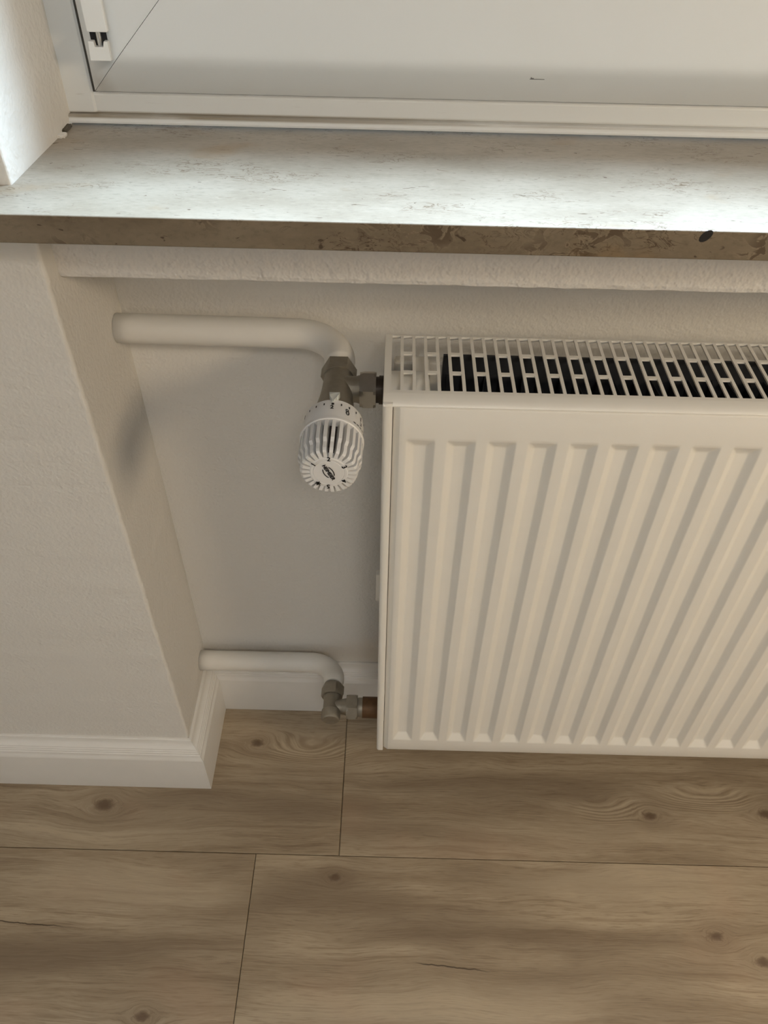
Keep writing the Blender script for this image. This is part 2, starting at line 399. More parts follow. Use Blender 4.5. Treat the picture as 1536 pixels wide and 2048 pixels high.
def tube(name, pts, rad, mat, seg=28, parent=None):
    """pts: list of Vector; rad: list or number; end caps closed."""
    V = []; F = []; n = len(pts); up = Vector((0, 0, 1))
    for i, p in enumerate(pts):
        d = (pts[min(i+1, n-1)]-pts[max(i-1, 0)]).normalized()
        a = d.cross(up).normalized(); b = a.cross(d).normalized()
        r = rad[i] if isinstance(rad, list) else rad
        for k in range(seg):
            th = 2*PI*k/seg; V.append(p+a*r*math.cos(th)+b*r*math.sin(th))
    for i in range(n-1):
        for k in range(seg):
            l = (k+1) % seg; F.append((i*seg+k, i*seg+l, (i+1)*seg+l, (i+1)*seg+k))
    F.append(tuple(range(seg))); F.append(tuple((n-1)*seg+k for k in range(seg)))
    o = mesh(name, V, F, mat, parent, True)
    for f in o.data.polygons:
        if len(f.vertices) > 4: f.use_smooth = False
    return o
def text_mesh(body, size):
    cu = bpy.data.curves.new('t', 'FONT'); cu.body = body; cu.size = size; cu.align_x = 'CENTER'; cu.align_y = 'CENTER'
    ob = bpy.data.objects.new('t', cu); COL.objects.link(ob)
    dg = bpy.context.evaluated_depsgraph_get(); dg.update()
    me = bpy.data.meshes.new_from_object(ob.evaluated_get(dg))
    vs_ = [v.co.copy() for v in me.vertices]; fs = [tuple(p.vertices) for p in me.polygons]
    bpy.data.objects.remove(ob); bpy.data.curves.remove(cu); bpy.data.meshes.remove(me)
    return vs_, fs
class Print:
    """collects flat glyphs that become one thin printed mesh"""
    def __init__(s): s.V = []; s.F = []
    def add(s, vs_, fs, fn):
        o = len(s.V); s.V += [fn(v.x, v.y) for v in vs_]; s.F += [tuple(i+o for i in f) for f in fs]
    def text(s, body, size, fn, bold=0.0):
        a, b = text_mesh(body, size); s.add(a, b, fn)
        if bold:
            for ox, oy in ((bold, 0), (-bold, 0), (0, bold), (0, -bold)): s.add([Vector((v.x+ox, v.y+oy, 0)) for v in a], b, fn)
    def rect(s, cx, cy, wx, wy, fn):
        s.add([Vector((cx-wx/2, cy-wy/2, 0)), Vector((cx+wx/2, cy-wy/2, 0)), Vector((cx+wx/2, cy+wy/2, 0)), Vector((cx-wx/2, cy+wy/2, 0))], [(0, 1, 2, 3)], fn)
    def arc(s, cx, cy, r, a0, a1, wd, fn, n=14, ry=None):
        ry = ry or r; V = []
        for i in range(n+1):
            th = a0+(a1-a0)*i/n
            for k in (-0.5, 0.5): V.append(Vector((cx+(r+wd*k)*math.cos(th), cy+(ry+wd*k)*math.sin(th), 0)))
        s.add(V, [(2*i, 2*i+1, 2*i+3, 2*i+2) for i in range(n)], fn)
    def build(s, name, parent, mat='ink'):
        me = bpy.data.meshes.new(name); me.from_pydata([tuple(v) for v in s.V], [], s.F); me.update()
        return link(name, me, mat, parent)

# ================================================================== SETTING
# ---- floor: dark underlay with single planks
floor = box('floor', (RX0, RX1, -0.06), (RX2, YB, -0.006), 'subfloor'); tag(floor, 'light brown oak look plank floor', kind='structure')
PW, PL = 0.243, 1.30
rows_y = [-0.0812 + PW*k for k in range(1, -14, -1)]
random.seed(4)
def plank(x0, x1, y0, y1, col, mt='oak'):
    g = 0.00035; bv = 0.0009; zt, zb = 0.0, -0.006
    a = (x0+g, y0+g); b = (x1-g, y1-g)
    ring = lambda i, z: [(a[0]+i, a[1]+i, z), (b[0]-i, a[1]+i, z), (b[0]-i, b[1]-i, z), (a[0]+i, b[1]-i, z)]
    V = ring(0, zb)+ring(0, zt-0.0008)+ring(bv, zt)
    F = [(3, 2, 1, 0), (8, 9, 10, 11)]
    for k in (0, 4):
        for i in range(4): j = (i+1) % 4; F.append((k+i, k+j, k+4+j, k+4+i))
    o = mesh('floor_plank', V, F, mt, floor); o.color = col
    return o
for i, yt in enumerate(rows_y):
    yb_ = yt-PW
    yt_ = min(yt, YB-0.001); yb_ = max(yb_, RX1)
    if yt_-yb_ < 0.01: continue
    start = {0: -0.0670, 1: -0.1757}.get(i, random.uniform(-1.3, 0))
    x = start-PL*2
    while x < RX2:
        x0, x1 = max(x, RX0), min(x+PL, RX2)
        if x1-x0 > 0.02:
            tone = 0.5+random.uniform(-0.03, 0.03)
            if i == 0: tone = 0.49 if x0 < -0.1 else 0.485
            if i == 1: tone = 0.515 if x0 < -0.2 else 0.50
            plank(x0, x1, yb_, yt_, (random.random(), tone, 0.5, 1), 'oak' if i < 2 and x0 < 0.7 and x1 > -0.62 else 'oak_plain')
        x += PL

# ---- walls
def rough_corner(x, y, r, n=4):     # rounded outer corner (room side: +x,-y)
    return [(x-r+r*math.sin(PI/2*i/n), y+r-r*math.cos(PI/2*i/n)) for i in range(n+1)]
# left pier, below the sill and above it
low = [(RX0, YF)] + rough_corner(XL, YF, 0.0035) + [(XL, YB+0.20), (RX0, YB+0.20)]
wl = prism('wall_left', low, 2, 0.0, SILL_B, 'plaster', seg=120, jit=0.0007, jscale=55, smooth=False)
tag(wl, 'white plastered wall pier left of the radiator niche', kind='structure')
upp = [(RX0, YF)] + rough_corner(-0.2717, YF, 0.0018, 3) + [(-0.2660, 0.142), (-0.2660, YB+0.20), (RX0, YB+0.20)]
up = prism('reveal', upp, 2, SILL_B, RCE, 'plaster', seg=160, jit=0.0005, jscale=60)
up.parent = wl
# chipped plaster at the foot of the reveal
def lump(name, a, b, mat, amp, sd):
    me = bpy.data.meshes.new(name); bm = bmesh.new(); bmesh.ops.create_icosphere(bm, subdivisions=3, radius=1)
    for v in bm.verts:
        q = v.co.copy(); f_ = max(abs(q.x), abs(q.y), abs(q.z)); q = q.lerp(q/f_, 0.7)
        q *= 1+amp*noise.noise(v.co*2.3+Vector((sd, 0, 0)))
        v.co = Vector([(a[i]+b[i])/2+q[i]*(b[i]-a[i])/2 for i in range(3)])
    bm.to_mesh(me); bm.free(); return link(name, me, mat, wl)
lump('plaster_chip', (-0.2690, 0.1085, SILL_T-0.001), (-0.2622, 0.1165, SILL_T+0.0022), 'plaster', 0.35, 1.0)
lump('missing_plaster', (-0.2680, 0.1185, SILL_T-0.001), (-0.2645, 0.1345, SILL_T+0.0028), 'dirt', 0.3, 5.0)
wb = box('wall_back', (XL, YB, 0), (XR, YB+0.2, SILL_B), 'plaster'); tag(wb, 'white plastered back wall of the radiator niche', kind='structure')
wr = box('wall_right', (XR, YF, 0), (RX2, YB+0.2, RCE), 'plaster'); tag(wr, 'white plastered wall pier right of the window', kind='structure')
box('lintel', (-0.2660, YF, WIN_T), (XR, YB+0.2, RCE), 'plaster', parent=wr)
# apron under the sill
ap = [(0.045+0.0, SILL_B)] + [(0.0450, 0.7545), (0.0460, 0.7510), (0.0490, 0.7490), (0.060, 0.7485)] + [(YB, 0.7485), (YB, SILL_B)]
tr1 = prism('trim_1', ap, 0, XL, XR, 'plaster_apron', seg=260, jit=0.0006, jscale=60)
tag(tr1, 'rough plastered strip between the stone sill and the radiator niche', kind='structure')
# other sides of the room
tag(box('wall_side', (RX0-0.1, RX1, 0), (RX0, YF, RCE), 'room'), 'plain room wall on the left out of view', kind='structure')
tag(box('wall_opposite', (RX2, RX1, 0), (RX2+0.1, YF, RCE), 'room'), 'plain room wall on the right out of view', kind='structure')
tag(box('wall_rear', (RX0, RX1-0.1, 0), (RX2, RX1, RCE), 'room'), 'plain room wall behind the viewer', kind='structure')
tag(box('ceiling', (RX0, RX1, RCE), (RX2, YB+0.2, RCE+0.1), 'ceiling'), 'plain white ceiling', kind='structure')

# ---- baseboards (one moulded profile, mitred round the pier)
BP = [(0, 0.1055), (0.0022, 0.1055), (0.0034, 0.1045), (0.0042, 0.1000), (0.0052, 0.0970), (0.0075, 0.0945), (0.0100, 0.0930), (0.0104, 0.0915),
      (0.0118, 0.0905), (0.0119, 0.0888), (0.0132, 0.0880), (0.0133, 0.0858), (0.0146, 0.0850), (0.0147, 0.0825), (0.0160, 0.0795), (0.0176, 0.0772), (0.0180, 0.0755), (0.0180, 0.0004), (0, 0.0004)]
def skirt(name, A, B, label):
    V = [A(tk, zz) for tk, zz in BP]+[B(tk, zz) for tk, zz in BP]; n = len(BP)
    F = [(i, (i+1) % n, n+(i+1) % n, n+i) for i in range(n)] + [tuple(range(n)), tuple(n+i for i in range(n))[::-1]]
    return tag(soften(mesh(name, V, F, 'baseboard'), 0.5), label, kind='structure')
c1 = lambda tk, zz: (XL+tk, YF-tk, zz); c2 = lambda tk, zz: (XL+tk, YB-tk, zz)
skirt('baseboard_left', lambda tk, zz: (RX0, YF-tk, zz), lambda tk, zz: (XL+tk-0.0002, YF-tk, zz), 'white moulded baseboard along the front of the wall pier')
skirt('baseboard_side', c1, lambda tk, zz: (XL+tk, YB-tk-0.0002, zz), 'short white baseboard on the side of the niche')
skirt('baseboard_back', c2, lambda tk, zz: (XR, YB-tk, zz), 'white baseboard along the back of the niche behind the radiator')

# ---- window
win = empty('window_1', (0.45, 0.142, SILL_T)); tag(win, 'white plastic window above the stone sill', kind='structure')
kids = []
FX0, FX1 = -0.2665, XR
# fixed frame: bottom rail with nose, two jambs, head
kids.append(prism('frame_rail', [(0.142, 0.8368), (0.142, 0.8490), (0.1428, 0.8514), (0.150, 0.8516), (0.150, 0.872), (0.20, 0.872), (0.20, 0.8295), (0.150, 0.8295), (0.143, 0.8310), (0.143, 0.8355)], 0, FX0, FX1, 'frame'))
kids.append(prism('frame_nose', [(0.1432, 0.8366), (0.1372, 0.8366), (0.1362, 0.8358), (0.1358, 0.8330), (0.1350, 0.8325), (0.1350, 0.8312), (0.1360, 0.8308), (0.1432, 0.8308)], 0, FX0, FX1, 'frame'))
kids.append(prism('frame_jamb', [(FX0, 0.1405), (-0.2468, 0.1405), (-0.2452, 0.1418), (-0.2452, 0.150), (-0.2230, 0.150), (-0.2230, 0.20), (FX0, 0.20)], 2, 0.8371, WIN_T, 'frame'))
kids.append(prism('frame_jamb', [(FX1, 0.1405), (FX1-0.020, 0.1405), (FX1-0.020, 0.150), (FX1-0.044, 0.150), (FX1-0.044, 0.20), (FX1, 0.20)], 2, 0.8371, WIN_T, 'frame'))
kids.append(prism('frame_head', [(0.1405, WIN_T), (0.1405, WIN_T-0.02), (0.15, WIN_T-0.02), (0.15, WIN_T-0.044), (0.20, WIN_T-0.044), (0.20, WIN_T)], 0, FX0, FX1, 'frame'))
# sash
SX0, SX1, SZ0, SZ1 = -0.2425, FX1-0.0235, 0.8527, WIN_T-0.0235
SP = [(0, 0.1495), (0, 0.1390), (0.0006, 0.1378), (0.0215, 0.1222), (0.0245, 0.1203), (0.0275, 0.1188), (0.0305, 0.1180), (0.034, 0.1177), (0.084, 0.1177), (0.0865, 0.1185), (0.0935, 0.1300), (0.094, 0.1495)]
def member(name, A, B):
    V = [A(o_, y_) for o_, y_ in SP]+[B(o_, y_) for o_, y_ in SP]; n = len(SP)
    F = [(i, (i+1) % n, n+(i+1) % n, n+i) for i in range(n)] + [tuple(range(n)), tuple(n+i for i in range(n))[::-1]]
    return soften(mesh(name, V, F, 'sash'), 0.45)
e = 0.00022
kids.append(member('sash_rail', lambda o_, y_: (SX0+o_+e, y_, SZ0+o_), lambda o_, y_: (SX1-o_-e, y_, SZ0+o_)))
kids.append(member('sash_stile', lambda o_, y_: (SX0+o_, y_, SZ0+o_+e), lambda o_, y_: (SX0+o_, y_, SZ1-o_-e)))
kids.append(member('sash_stile', lambda o_, y_: (SX1-o_, y_, SZ0+o_+e), lambda o_, y_: (SX1-o_, y_, SZ1-o_-e)))
kids.append(member('sash_rail', lambda o_, y_: (SX0+o_+e, y_, SZ1-o_), lambda o_, y_: (SX1-o_-e, y_, SZ1-o_)))
kids.append(box('pane', (SX0+0.088, 0.138, SZ0+0.088), (SX1-0.088, 0.1420, SZ1-0.088), 'glass'))
# seals in the gap
kids.append(box('gasket', (-0.2466, 0.1425, 0.8513), (-0.2420, 0.1500, WIN_T-0.02), 'gasket'))
kids.append(box('gasket', (-0.2466, 0.1436, 0.8514), (FX1-0.02, 0.1500, 0.8530), 'gasket'))
# hinge: cap, cavity, pin, foot with a notch
kids.append(box('hinge_cap', (-0.2316, 0.1165, 0.8972), (-0.2170, 0.1300, 1.000), 'pvc_cover', 0.0008, 2))
kids.append(box('hinge_cavity', (-0.2312, 0.1212, 0.8790), (-0.2162, 0.1290, 0.8975), 'cavity'))
kids.append(lathe('hinge_pin', [(0, 0), (0, 0.0018), (0.014, 0.0018), (0.014, 0)], (-0.2250, 0.1208, 0.8850), (0, 0, 1), 'steel', 20))
foot = [(-0.2330, 0.8795), (-0.2185, 0.8795), (-0.2185, 0.8915), (-0.2212, 0.8915), (-0.2222, 0.8880), (-0.2280, 0.8880), (-0.2285, 0.8915), (-0.2320, 0.8915)]
kids.append(prism('hinge_foot', foot, 1, 0.1170, 0.1275, 'pvc_cover'))
# pencil tick on the lower chamfer
pr = Print()
cy = lambda zz: 0.1377-(zz-SZ0)*0.0156/0.0209*1.0-0.0010
fn = lambda a, b: (a, 0.1222+(0.0215-(b-SZ0))*0.0156/0.0209-0.0002, b)
pr.rect(0.0842, 0.8722, 0.0105, 0.0005, fn); pr.rect(0.0797, 0.8729, 0.0006, 0.0018, fn); pr.rect(0.0806, 0.8727, 0.0022, 0.0008, fn)
kids.append(pr.build('pencil_mark', None, 'pencil'))
adopt(win, *kids)

# ---- stone sill
poly = [(-0.40, -0.0208), (XR, -0.0208), (XR, 0.1425), (-0.2664, 0.1425), (-0.2715, YF), (-0.40, YF)]
sb = bmesh.new()
bot = [sb.verts.new((p[0], p[1], SILL_B)) for p in poly]; top = [sb.verts.new((p[0], p[1], SILL_T)) for p in poly]
sb.faces.new(bot[::-1]); sb.faces.new(top)
for i in range(6): j = (i+1) % 6; sb.faces.new((bot[i], bot[j], top[j], top[i]))
bmesh.ops.recalc_face_normals(sb, faces=sb.faces)
ed = [e_ for e_ in sb.edges if all(abs(v.co.y+0.0208) < 1e-4 for v in e_.verts) and abs(e_.verts[0].co.z-e_.verts[1].co.z) < 1e-5]
bmesh.ops.bevel(sb, geom=ed, offset=0.0010, segments=3, affect='EDGES', profile=0.5)
sb.normal_update()
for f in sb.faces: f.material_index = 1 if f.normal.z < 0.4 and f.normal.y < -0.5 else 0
me = bpy.data.meshes.new('window_sill'); sb.to_mesh(me); sb.free()
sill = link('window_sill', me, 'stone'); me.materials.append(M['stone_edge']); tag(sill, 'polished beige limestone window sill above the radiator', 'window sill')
me = bpy.data.meshes.new('dark_mark'); bm = bmesh.new(); bmesh.ops.create_uvsphere(bm, u_segments=16, v_segments=8, radius=1)
bmesh.ops.transform(bm, matrix=Matrix.Translation((0.1805, -0.0208, 0.8255)) @ Matrix.Rotation(0.75, 4, 'Y') @ Matrix.Diagonal((0.0030, 0.0003, 0.0048, 1)), verts=bm.verts)
bm.to_mesh(me); bm.free(); dm_ = link('dark_mark', me, 'ink', sill, True); dm_['label'] = 'small black oval mark on the front edge'

# ================================================================== RADIATOR
RXL, RXR, RZB, RZT = -0.0212, 0.985, 0.1300, 0.6752
rad = empty('panel_radiator', (0.48, 0.05, RZB)); tag(rad, 'white double panel radiator with ribbed front and slotted top grille', 'radiator')
parts = []
def sstep(a, b, t_):
    t_ = max(0, min(1, (t_-a)/(b-a))); return t_*t_*(3-2*t_)
P_ = 0.1/3
PX0, PX1, PZ0, PZ1 = -0.0128, RXR-0.0085, 0.1308, 0.6706
NR = 29
xs = [PX0, PX0, PX0+0.0010, PX0+0.0052, PX0+0.0060]
for k in range(NR):
    o_ = k*P_-0.0020
    xs += [o_+q for q in (-0.0012, -0.0002, 0.0005, 0.0012, 0.0020, 0.0040, 0.0056, 0.0064, 0.0071, 0.0080, 0.0122, 0.0165, 0.0174, 0.0181, 0.0189, 0.0205, 0.0225, 0.0233, 0.0240, 0.0247, 0.0258)]
xs = [v for v in xs if v <= PX1-0.006]
xs += [PX1-0.0052, PX1-0.001, PX1, PX1]
zs = [PZ0, PZ0, PZ0+0.0008, PZ0+0.0030, 0.1500, 0.1555, 0.1570, 0.1585, 0.1600, 0.1620, 0.1645, 0.1665, 0.1680, 0.1700, 0.20, 0.30, 0.40, 0.50, 0.60, 0.620, 0.6265, 0.6280, 0.6300, 0.6320, 0.6340, 0.6355, 0.6370, 0.640, PZ1-0.003, PZ1-0.0008, PZ1, PZ1]
def depth(i, j):
    x_, z_ = xs[i], zs[j]
    dz = min(max(0, min(1, (z_-0.1567)/0.0115)), max(0, min(1, (0.6372-z_)/0.0092)))
    loc = (x_+0.0020) % P_; k = math.floor((x_+0.0020)/P_)
    def rp(a_, b_, v_): return 0.25*sstep(a_, b_, v_)+0.75*max(0, min(1, (v_-a_)/(b_-a_)))
    dx = 0.0
    if 0 <= k < NR: dx = min(rp(0.0003, 0.0073, loc), 1-rp(0.0172, 0.0242, loc))
    d_ = 0.0050*min(dx, dz) if min(dx, dz) > 0 else 0
    # rolled edges
    ex = min(i, len(xs)-1-i); ez = min(j, len(zs)-1-j)
    d_ += {0: 0.014, 1: 0.0048, 2: 0.0040, 3: 0.0004}.get(ex, 0.0)
    d_ = max(d_, {0: 0.014, 1: 0.0022, 2: 0.0008}.get(ez, 0.0)) if ez < 3 else d_
    return d_
V = [(xs[i], depth(i, j), zs[j]) for j in range(len(zs)) for i in range(len(xs))]
n = len(xs); F = [(j*n+i, j*n+i+1, (j+1)*n+i+1, (j+1)*n+i) for j in range(len(zs)-1) for i in range(n-1)]
b0 = len(V); V += [(PX0, 0.014, PZ0), (PX1, 0.014, PZ0), (PX1, 0.014, PZ1), (PX0, 0.014, PZ1)]; F.append((b0, b0+3, b0+2, b0+1))
fp = mesh('front_panel', V, F, 'enamel', None, True); fp['label'] = 'ribbed front panel'
parts.append(fp)
parts.append(box('back_panel', (PX0, 0.0860, PZ0), (PX1, 0.0965, PZ1-0.016), 'enamel', 0.002, 2))
# side covers with a rounded front return
for xa, s in ((RXL, 1), (RXR, -1)):
    pr2 = [(xa, 0.0985), (xa, 0.0030), (xa+s*0.0006, 0.0012), (xa+s*0.0018, 0.0002), (xa+s*0.0034, 0.0), (xa+s*0.0072, 0.0), (xa+s*0.0079, 0.0006), (xa+s*0.0079, 0.0060), (xa+s*0.0014, 0.0060), (xa+s*0.0014, 0.0985)]
    o = soften(prism('side_cover', pr2, 2, RZB, RZT-0.0020, 'enamel'), 0.8)
    parts.append(o)
# foot of the covers closes the underside corner
# top grille: sheet with alternating long slots and three-cell slots
ybrk = [0.0965, 0.0948, 0.0708, 0.0672, 0.0434, 0.0398, 0.0160, 0.0120]
slots = []; x = -0.0149; k = 0
while x+0.0073 < RXR-0.008: slots.append((x, x+0.0073, k % 2)); x += 0.01; k += 1
gx = [RXL+0.0004]; kind = []
for a, b, q_ in slots: gx += [a, b]; kind += [None, q_]
gx.append(RXR-0.0004); kind.append(None)
bm = bmesh.new(); vm = {}
def gv(i, j):
    if (i, j) not in vm: vm[(i, j)] = bm.verts.new((gx[i], ybrk[j], RZT))
    return vm[(i, j)]
for i in range(len(gx)-1):
    for j in range(len(ybrk)-1):
        solid = kind[i] is None or j in (0, 6) or (kind[i] == 1 and j in (2, 4))
        if solid: bm.faces.new((gv(i, j), gv(i, j+1), gv(i+1, j+1), gv(i+1, j)))
bmesh.ops.recalc_face_normals(bm, faces=bm.faces)
for f in bm.faces:
    if f.normal.z < 0: f.normal_flip()
r_ = bmesh.ops.extrude_face_region(bm, geom=list(bm.faces))
bmesh.ops.translate(bm, verts=[v for v in r_['geom'] if isinstance(v, bmesh.types.BMVert)], vec=(0, 0, -0.0016))
bmesh.ops.recalc_face_normals(bm, faces=bm.faces)
me = bpy.data.meshes.new('top_grille'); bm.to_mesh(me); bm.free()
gr = link('top_grille', me, 'enamel'); gr['label'] = 'slotted top grille'; parts.append(gr)
lip = [(0.0125, RZT), (0.0090, RZT-0.0003), (0.0050, RZT-0.0011), (0.0020, RZT-0.0022), (0.0004, RZT-0.0034), (-0.0004, RZT-0.0048), (-0.0004, 0.6712), (0.0010, 0.6710), (0.0010, 0.6716), (0.0125, RZT-0.0030)]
parts.append(soften(prism('grille_lip', lip, 0, RXL+0.0004, RXR-0.0004, 'enamel'), 0.7))
parts.append(prism('grille_lip', [(0.0960, RZT), (0.0980, RZT-0.0006), (0.0986, RZT-0.002), (0.0986, 0.6705), (0.0975, 0.6705), (0.0975, RZT-0.003), (0.0960, RZT-0.003)], 0, RXL+0.0004, RXR-0.0004, 'enamel'))
# inside: tapping bosses and corrugated convector sheet
parts.append(lathe('tapping_boss', [(0, 0), (0, 0.0165), (0.034, 0.0165), (0.036, 0.015), (0.036, 0)], (-0.0190, 0.05, 0.650), (1, 0, 0), 'enamel', 32))
parts.append(lathe('tapping_boss', [(0, 0), (0, 0.0165), (0.034, 0.0165), (0.036, 0.015), (0.036, 0)], (-0.0190, 0.05, 0.148), (1, 0, 0), 'enamel', 32))
parts.append(box('boss_plate', (0.0040, 0.0145, 0.632), (0.0180, 0.0855, 0.6600), 'enamel', 0.002, 2))
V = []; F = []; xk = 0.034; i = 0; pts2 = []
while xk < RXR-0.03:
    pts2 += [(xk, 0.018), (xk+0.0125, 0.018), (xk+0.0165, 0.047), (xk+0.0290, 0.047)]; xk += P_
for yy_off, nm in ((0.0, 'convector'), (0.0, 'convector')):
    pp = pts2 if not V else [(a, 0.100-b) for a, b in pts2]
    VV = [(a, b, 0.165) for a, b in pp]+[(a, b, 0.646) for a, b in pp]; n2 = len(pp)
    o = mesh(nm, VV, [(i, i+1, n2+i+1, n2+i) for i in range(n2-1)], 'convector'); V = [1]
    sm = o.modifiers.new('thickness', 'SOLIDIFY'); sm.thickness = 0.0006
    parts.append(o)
parts.append(box('shade_liner_back', (0.030, 0.0835, 0.165), (RXR-0.02, 0.0858, 0.6640), 'convector'))  # dark sheet added so the view through the slots looks shaded
parts.append(box('shade_liner_front', (0.030, 0.0142, 0.165), (RXR-0.02, 0.0160, 0.6560), 'convector'))  # matching dark sheet behind the front panel, shade in its colour
# bracket lug peeping out behind the left side
parts.append(box('bracket_lug', (-0.0262, 0.0880, 0.3190), (-0.0216, 0.0960, 0.3660), 'enamel', 0.0006, 1))
adopt(rad, *parts)

# ================================================================== PIPES
def bend(p0, corner, p1, rr, n=14):
    """polyline p0-corner-p1 with a rounded corner"""
    p0, c, p1 = Vector(p0), Vector(corner), Vector(p1)
    d0 = (p0-c).normalized(); d1 = (p1-c).normalized()
    a = c+d0*rr; b = c+d1*rr; out = []
    m0 = 10
    for i in range(m0): out.append(p0.lerp(a, i/m0))
    for i in range(n+1):
        t_ = i/n*PI/2
        out.append(c+d0*rr*(1-math.sin(t_))+d1*rr*(1-math.cos(t_)))
    for i in range(1, 7): out.append(b.lerp(p1, i/6))
    return out
UX, UZ, LX, LZ = -0.0605, 0.6500, -0.0810, 0.1480
pts = bend((XL+0.0002, 0.1290, 0.6550), (UX-0.001, 0.1290, 0.6535), (UX, 0.0815, UZ), 0.040)
rads = [0.0136]*len(pts); rads[-5:] = [0.0132, 0.0127, 0.0120, 0.0113, 0.0108]
up_pipe = tube('heating_pipe', pts, rads, 'pipe'); tag(up_pipe, 'upper white painted heating pipe bending to the thermostat valve', 'pipe', 'radiator pipes')
pts = bend((XL+0.0002, 0.1280, 0.1310), (LX, 0.1280, 0.1320), (LX, 0.0815, LZ), 0.036)
rads = [0.0138]*len(pts); rads[-4:] = [0.0132, 0.0126, 0.0120, 0.0115]
lo_pipe = tube('heating_pipe', pts, rads, 'pipe'); tag(lo_pipe, 'lower white painted heating pipe just above the baseboard', 'pipe', 'radiator pipes')

# ================================================================== THERMOSTATIC VALVE
tv = empty('thermostatic_valve', (UX, 0.05, UZ)); tag(tv, 'dull nickel angle valve under the sill, behind the white thermostat head', 'valve')
ks = []
A0 = (UX, 0, UZ); DY = (0, -1, 0)
ks.append(hexnut('inlet_nut', -0.0830, -0.0645, 0.0155, A0, DY, 'nickel', cham0=0.0100, cham1=0.0135, phase=0.0))
ks.append(lathe('body', [(-0.0660, 0), (-0.0660, 0.0122), (-0.0600, 0.0125), (-0.0520, 0.0128), (-0.0440, 0.0132), (-0.0330, 0.0142), (-0.0220, 0.0158), (-0.0120, 0.0178), (-0.0050, 0.0190), (-0.0035, 0.0190), (-0.0035, 0)], A0, DY, 'nickel', 48))
ks.append(lathe('outlet', [(0.0, 0), (0.0, 0.0118), (0.0100, 0.0112), (0.0160, 0.0112), (0.0185, 0.0120), (0.0196, 0.0120), (0.0196, 0)], (UX, 0.05, UZ), (1, 0, 0), 'nickel', 40))
ks.append(hexnut('union_nut', -0.0412, -0.0276, 0.0168, (0, 0.05, UZ), (1, 0, 0), 'chrome', cham0=0.0150, cham1=0.0152, phase=PI/6))
ks.append(lathe('tail', [(-0.0276, 0), (-0.0276, 0.0112), (-0.0250, 0.0112), (-0.0250, 0.0122), (-0.0214, 0.0122), (-0.0214, 0)], (0, 0.05, UZ), (1, 0, 0), 'dark_tail', 32))
adopt(tv, *ks)

# ---- thermostat head
th = empty('thermostat_head', (UX, 0.004, UZ)); tag(th, 'white finned thermostat dial with printed numbers, left of the radiator', 'thermostat')
ks = []
ring = lathe('scale_ring', [(-0.0040, 0.0192), (-0.0042, 0.0225), (-0.0030, 0.0236), (0.0020, 0.0241), (0.0184, 0.0244), (0.0190, 0.0252), (0.0205, 0.0255), (0.0222, 0.0254), (0.0230, 0.0246), (0.0230, 0.0150), (-0.0040, 0.0150), (-0.0040, 0.0192)], A0, DY, 'head_white', 72)
ks.append(ring)
ks.append(lathe('core', [(0.0200, 0), (0.0200, 0.0182), (0.0480, 0.0176), (0.0520, 0.0140), (0.0520, 0)], A0, DY, 'head_core', 40))
# 26 fins as one sleeve
NF = 26
FP = [(0.0225, 0.0160), (0.0225, 0.0247), (0.0330, 0.0247), (0.0435, 0.0245), (0.0468, 0.0226), (0.0530, 0.0222), (0.0552, 0.0215), (0.0562, 0.0200), (0.0562, 0.0120), (0.0510, 0.0120), (0.0490, 0.0160)]
V = []; F = []
for k in range(NF):
    thh = 2*PI*(k+0.5)/NF; e1 = Vector((math.sin(thh), 0, math.cos(thh))); e2 = Vector((math.cos(thh), 0, -math.sin(thh)))
    o_ = len(V); n_ = len(FP)
    for sgn in (-1, 1):
        for s_, r_ in FP:
            hw = 0.00140 if r_ > 0.015 else 0.0012
            V.append(Vector((UX, -s_, UZ))+e1*r_+e2*hw*sgn)
    F.append(tuple(o_+i for i in range(n_))); F.append(tuple(o_+n_+i for i in range(n_))[::-1])
    for i in range(n_): j = (i+1) % n_; F.append((o_+i, o_+j, o_+n_+j, o_+n_+i))
ks.append(mesh('finned_sleeve', V, F, 'head_white'))
cap = lathe('end_cap', [(0.0500, 0), (0.0500, 0.0150), (0.0552, 0.0150), (0.0561, 0.0146), (0.0566, 0.0138), (0.0566, 0.0122), (0.0563, 0.0120), (0.0563, 0.0118), (0.0567, 0.0115), (0.0569, 0.0)], A0, DY, 'head_white', 64)
ks.append(cap)
# printing on the ring: angle from the top, positive to the right; second coordinate along the axis
def on_ring(ang0, s0, r0=0.02465):
    def fn(a, b):
        th_ = ang0 + a/r0
        return Vector((UX+r0*math.sin(th_), -(s0-b), UZ+r0*math.cos(th_)))
    return fn
D = math.radians
pp = Print()
for i in range(-8, 9):
    if i == 0: pp.rect(0, 0, 0.0020, 0.0026, on_ring(D(1), 0.0035)); continue
    tall = i % 4 == 0
    pp.rect(0, 0, 0.0010, 0.0050 if tall else 0.0026, on_ring(D(1+16*i), 0.0046 if tall else 0.0034))
pp.text('2', 0.0056, on_ring(D(0), 0.0078), 0.00022)
pp.text('3', 0.0054, on_ring(D(66), 0.0108), 0.00016)
pp.arc(0, 0.0014, 0.0011, 0, 2*PI, 0.0008, on_ring(D(29), 0.0090)); pp.arc(0, -0.0018, 0.0012, 0, 2*PI, 0.0009, on_ring(D(30), 0.0090), ry=0.0022)
for q in range(5): pp.rect(0, 0, 0.0024, 0.0011, on_ring(D(47+q*9), 0.0165-q*0.0006))
pp.build('printed_scale', ring)
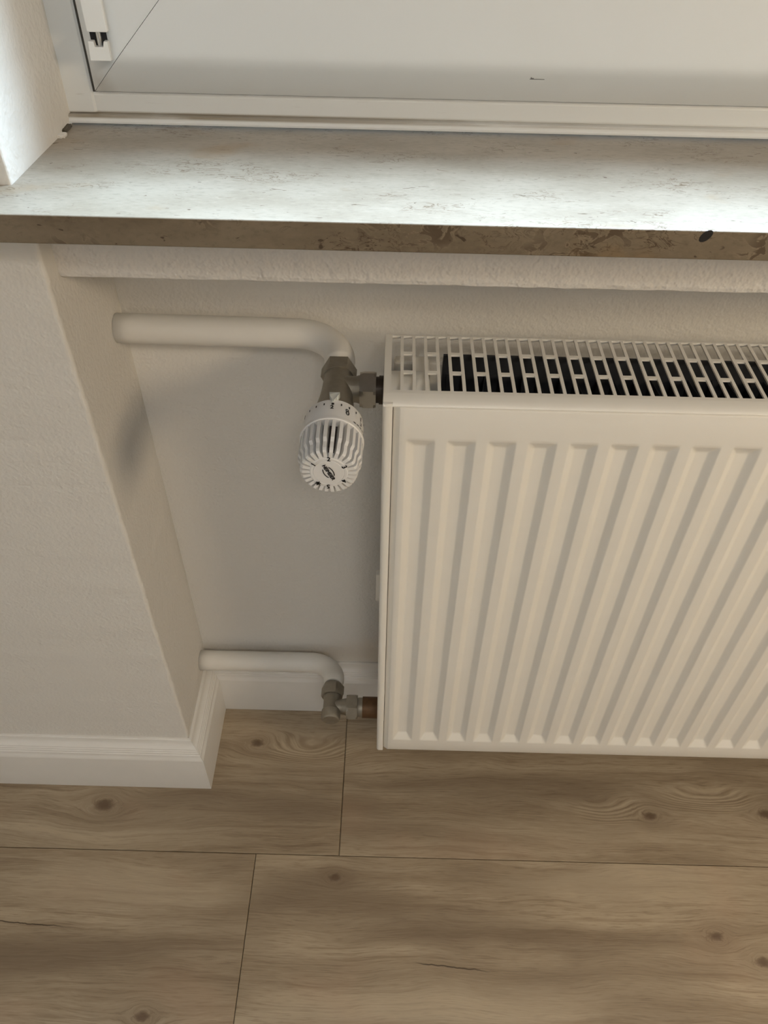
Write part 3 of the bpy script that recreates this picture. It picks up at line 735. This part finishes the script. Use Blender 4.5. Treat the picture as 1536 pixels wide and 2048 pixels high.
# printing on the end cap
def on_cap(ang, rr, rot=None, s_=0.05715):
    cx, cz = UX+rr*math.sin(ang), UZ+rr*math.cos(ang); rt_ = -ang if rot is None else rot
    def fn(a, b):
        return Vector((cx+a*math.cos(rt_)-b*math.sin(rt_), -s_, cz+a*math.sin(rt_)+b*math.cos(rt_)))
    return fn
pp = Print()
for ch, an in (('2', 0), ('3', 60), ('4', 121), ('5', 181), ('1', -56)): pp.text(ch, 0.0054, on_cap(D(an+2), 0.0136), 0.0002)
for q in range(3): pp.rect(0, 0, 0.0042, 0.0011, on_cap(D(218), 0.0136, D(60*q)))
pp.build('printed_numerals', cap)
pp = Print(); lr = D(-63)
pp.text('HEIMEIER', 0.0040, on_cap(0, 0.0006, lr, 0.0572), 0.0002)
pp.arc(0, -0.0062, 0.0098, D(62), D(118), 0.0008, on_cap(0, 0.0006, lr, 0.0572)); pp.arc(0, 0.0062, 0.0098, D(-118), D(-62), 0.0008, on_cap(0, 0.0006, lr, 0.0572))
pp.build('printed_logo', cap)
# pointer wedge standing behind the ring
V = [(-0.0042, 0.0160, 0.0215), (0.0042, 0.0160, 0.0215), (0.0036, 0.0090, 0.0245), (0.0006, -0.0016, 0.0266), (-0.0006, -0.0016, 0.0266), (-0.0036, 0.0090, 0.0245),
     (-0.0042, 0.0160, 0.0150), (0.0042, 0.0160, 0.0150), (0.0030, 0.0062, 0.0150), (0.0004, 0.0050, 0.0150), (-0.0004, 0.0050, 0.0150), (-0.0030, 0.0062, 0.0150)]
V = [(UX+0.0005+a, b, UZ+c_) for a, b, c_ in V]
F = [(0, 1, 2, 3, 4, 5), (6, 11, 10, 9, 8, 7)] + [(i, (i+1) % 6, 6+(i+1) % 6, 6+i) for i in range(6)]
ks.append(mesh('pointer', V, F, 'pointer'))
adopt(th, *ks)
for o in (ring, cap): o.name = o.name

# ================================================================== LOCKSHIELD VALVE
lv = empty('lockshield_valve', (LX, 0.05, LZ)); tag(lv, 'small nickel return valve above the plank floor at the radiator corner', 'valve')
ks = []
B0 = (LX, 0, LZ)
ks.append(hexnut('inlet_nut', -0.0823, -0.0640, 0.0152, B0, DY, 'nickel', cham0=0.0118, cham1=0.0135, phase=0.2))
ks.append(lathe('body', [(-0.0650, 0), (-0.0650, 0.0112), (-0.0560, 0.0108), (-0.0470, 0.0108), (-0.0440, 0.0112), (-0.0440, 0)], B0, DY, 'nickel', 40))
ks.append(lathe('cap', [(-0.0445, 0), (-0.0445, 0.0110), (-0.0430, 0.0122), (-0.0340, 0.0122), (-0.0310, 0.0112), (-0.0298, 0.0095), (-0.0294, 0)], B0, DY, 'nickel', 40))
ks.append(lathe('outlet', [(0.0, 0), (0.0, 0.0100), (0.0090, 0.0094), (0.0150, 0.0100), (0.0198, 0.0112), (0.0198, 0)], (LX, 0.05, LZ), (1, 0, 0), 'nickel', 36))
ks.append(hexnut('union_nut', -0.0615, -0.0473, 0.0172, (0, 0.05, LZ), (1, 0, 0), 'nickel', cham0=0.0155, cham1=0.0155, phase=0.1))
ks.append(lathe('thread', [(-0.0473, 0), (-0.0473, 0.0118), (-0.0450, 0.0122), (-0.0408, 0.0122), (-0.0408, 0)], (0, 0.05, LZ), (1, 0, 0), 'nickel', 32))
tl = lathe('tail', [(-0.0408, 0), (-0.0408, 0.0137), (-0.0214, 0.0137), (-0.0214, 0)], (0, 0.05, LZ), (1, 0, 0), 'brown_tail', 36); tl['label'] = 'oxidised brown tail piece'
ks.append(tl)
adopt(lv, *ks)
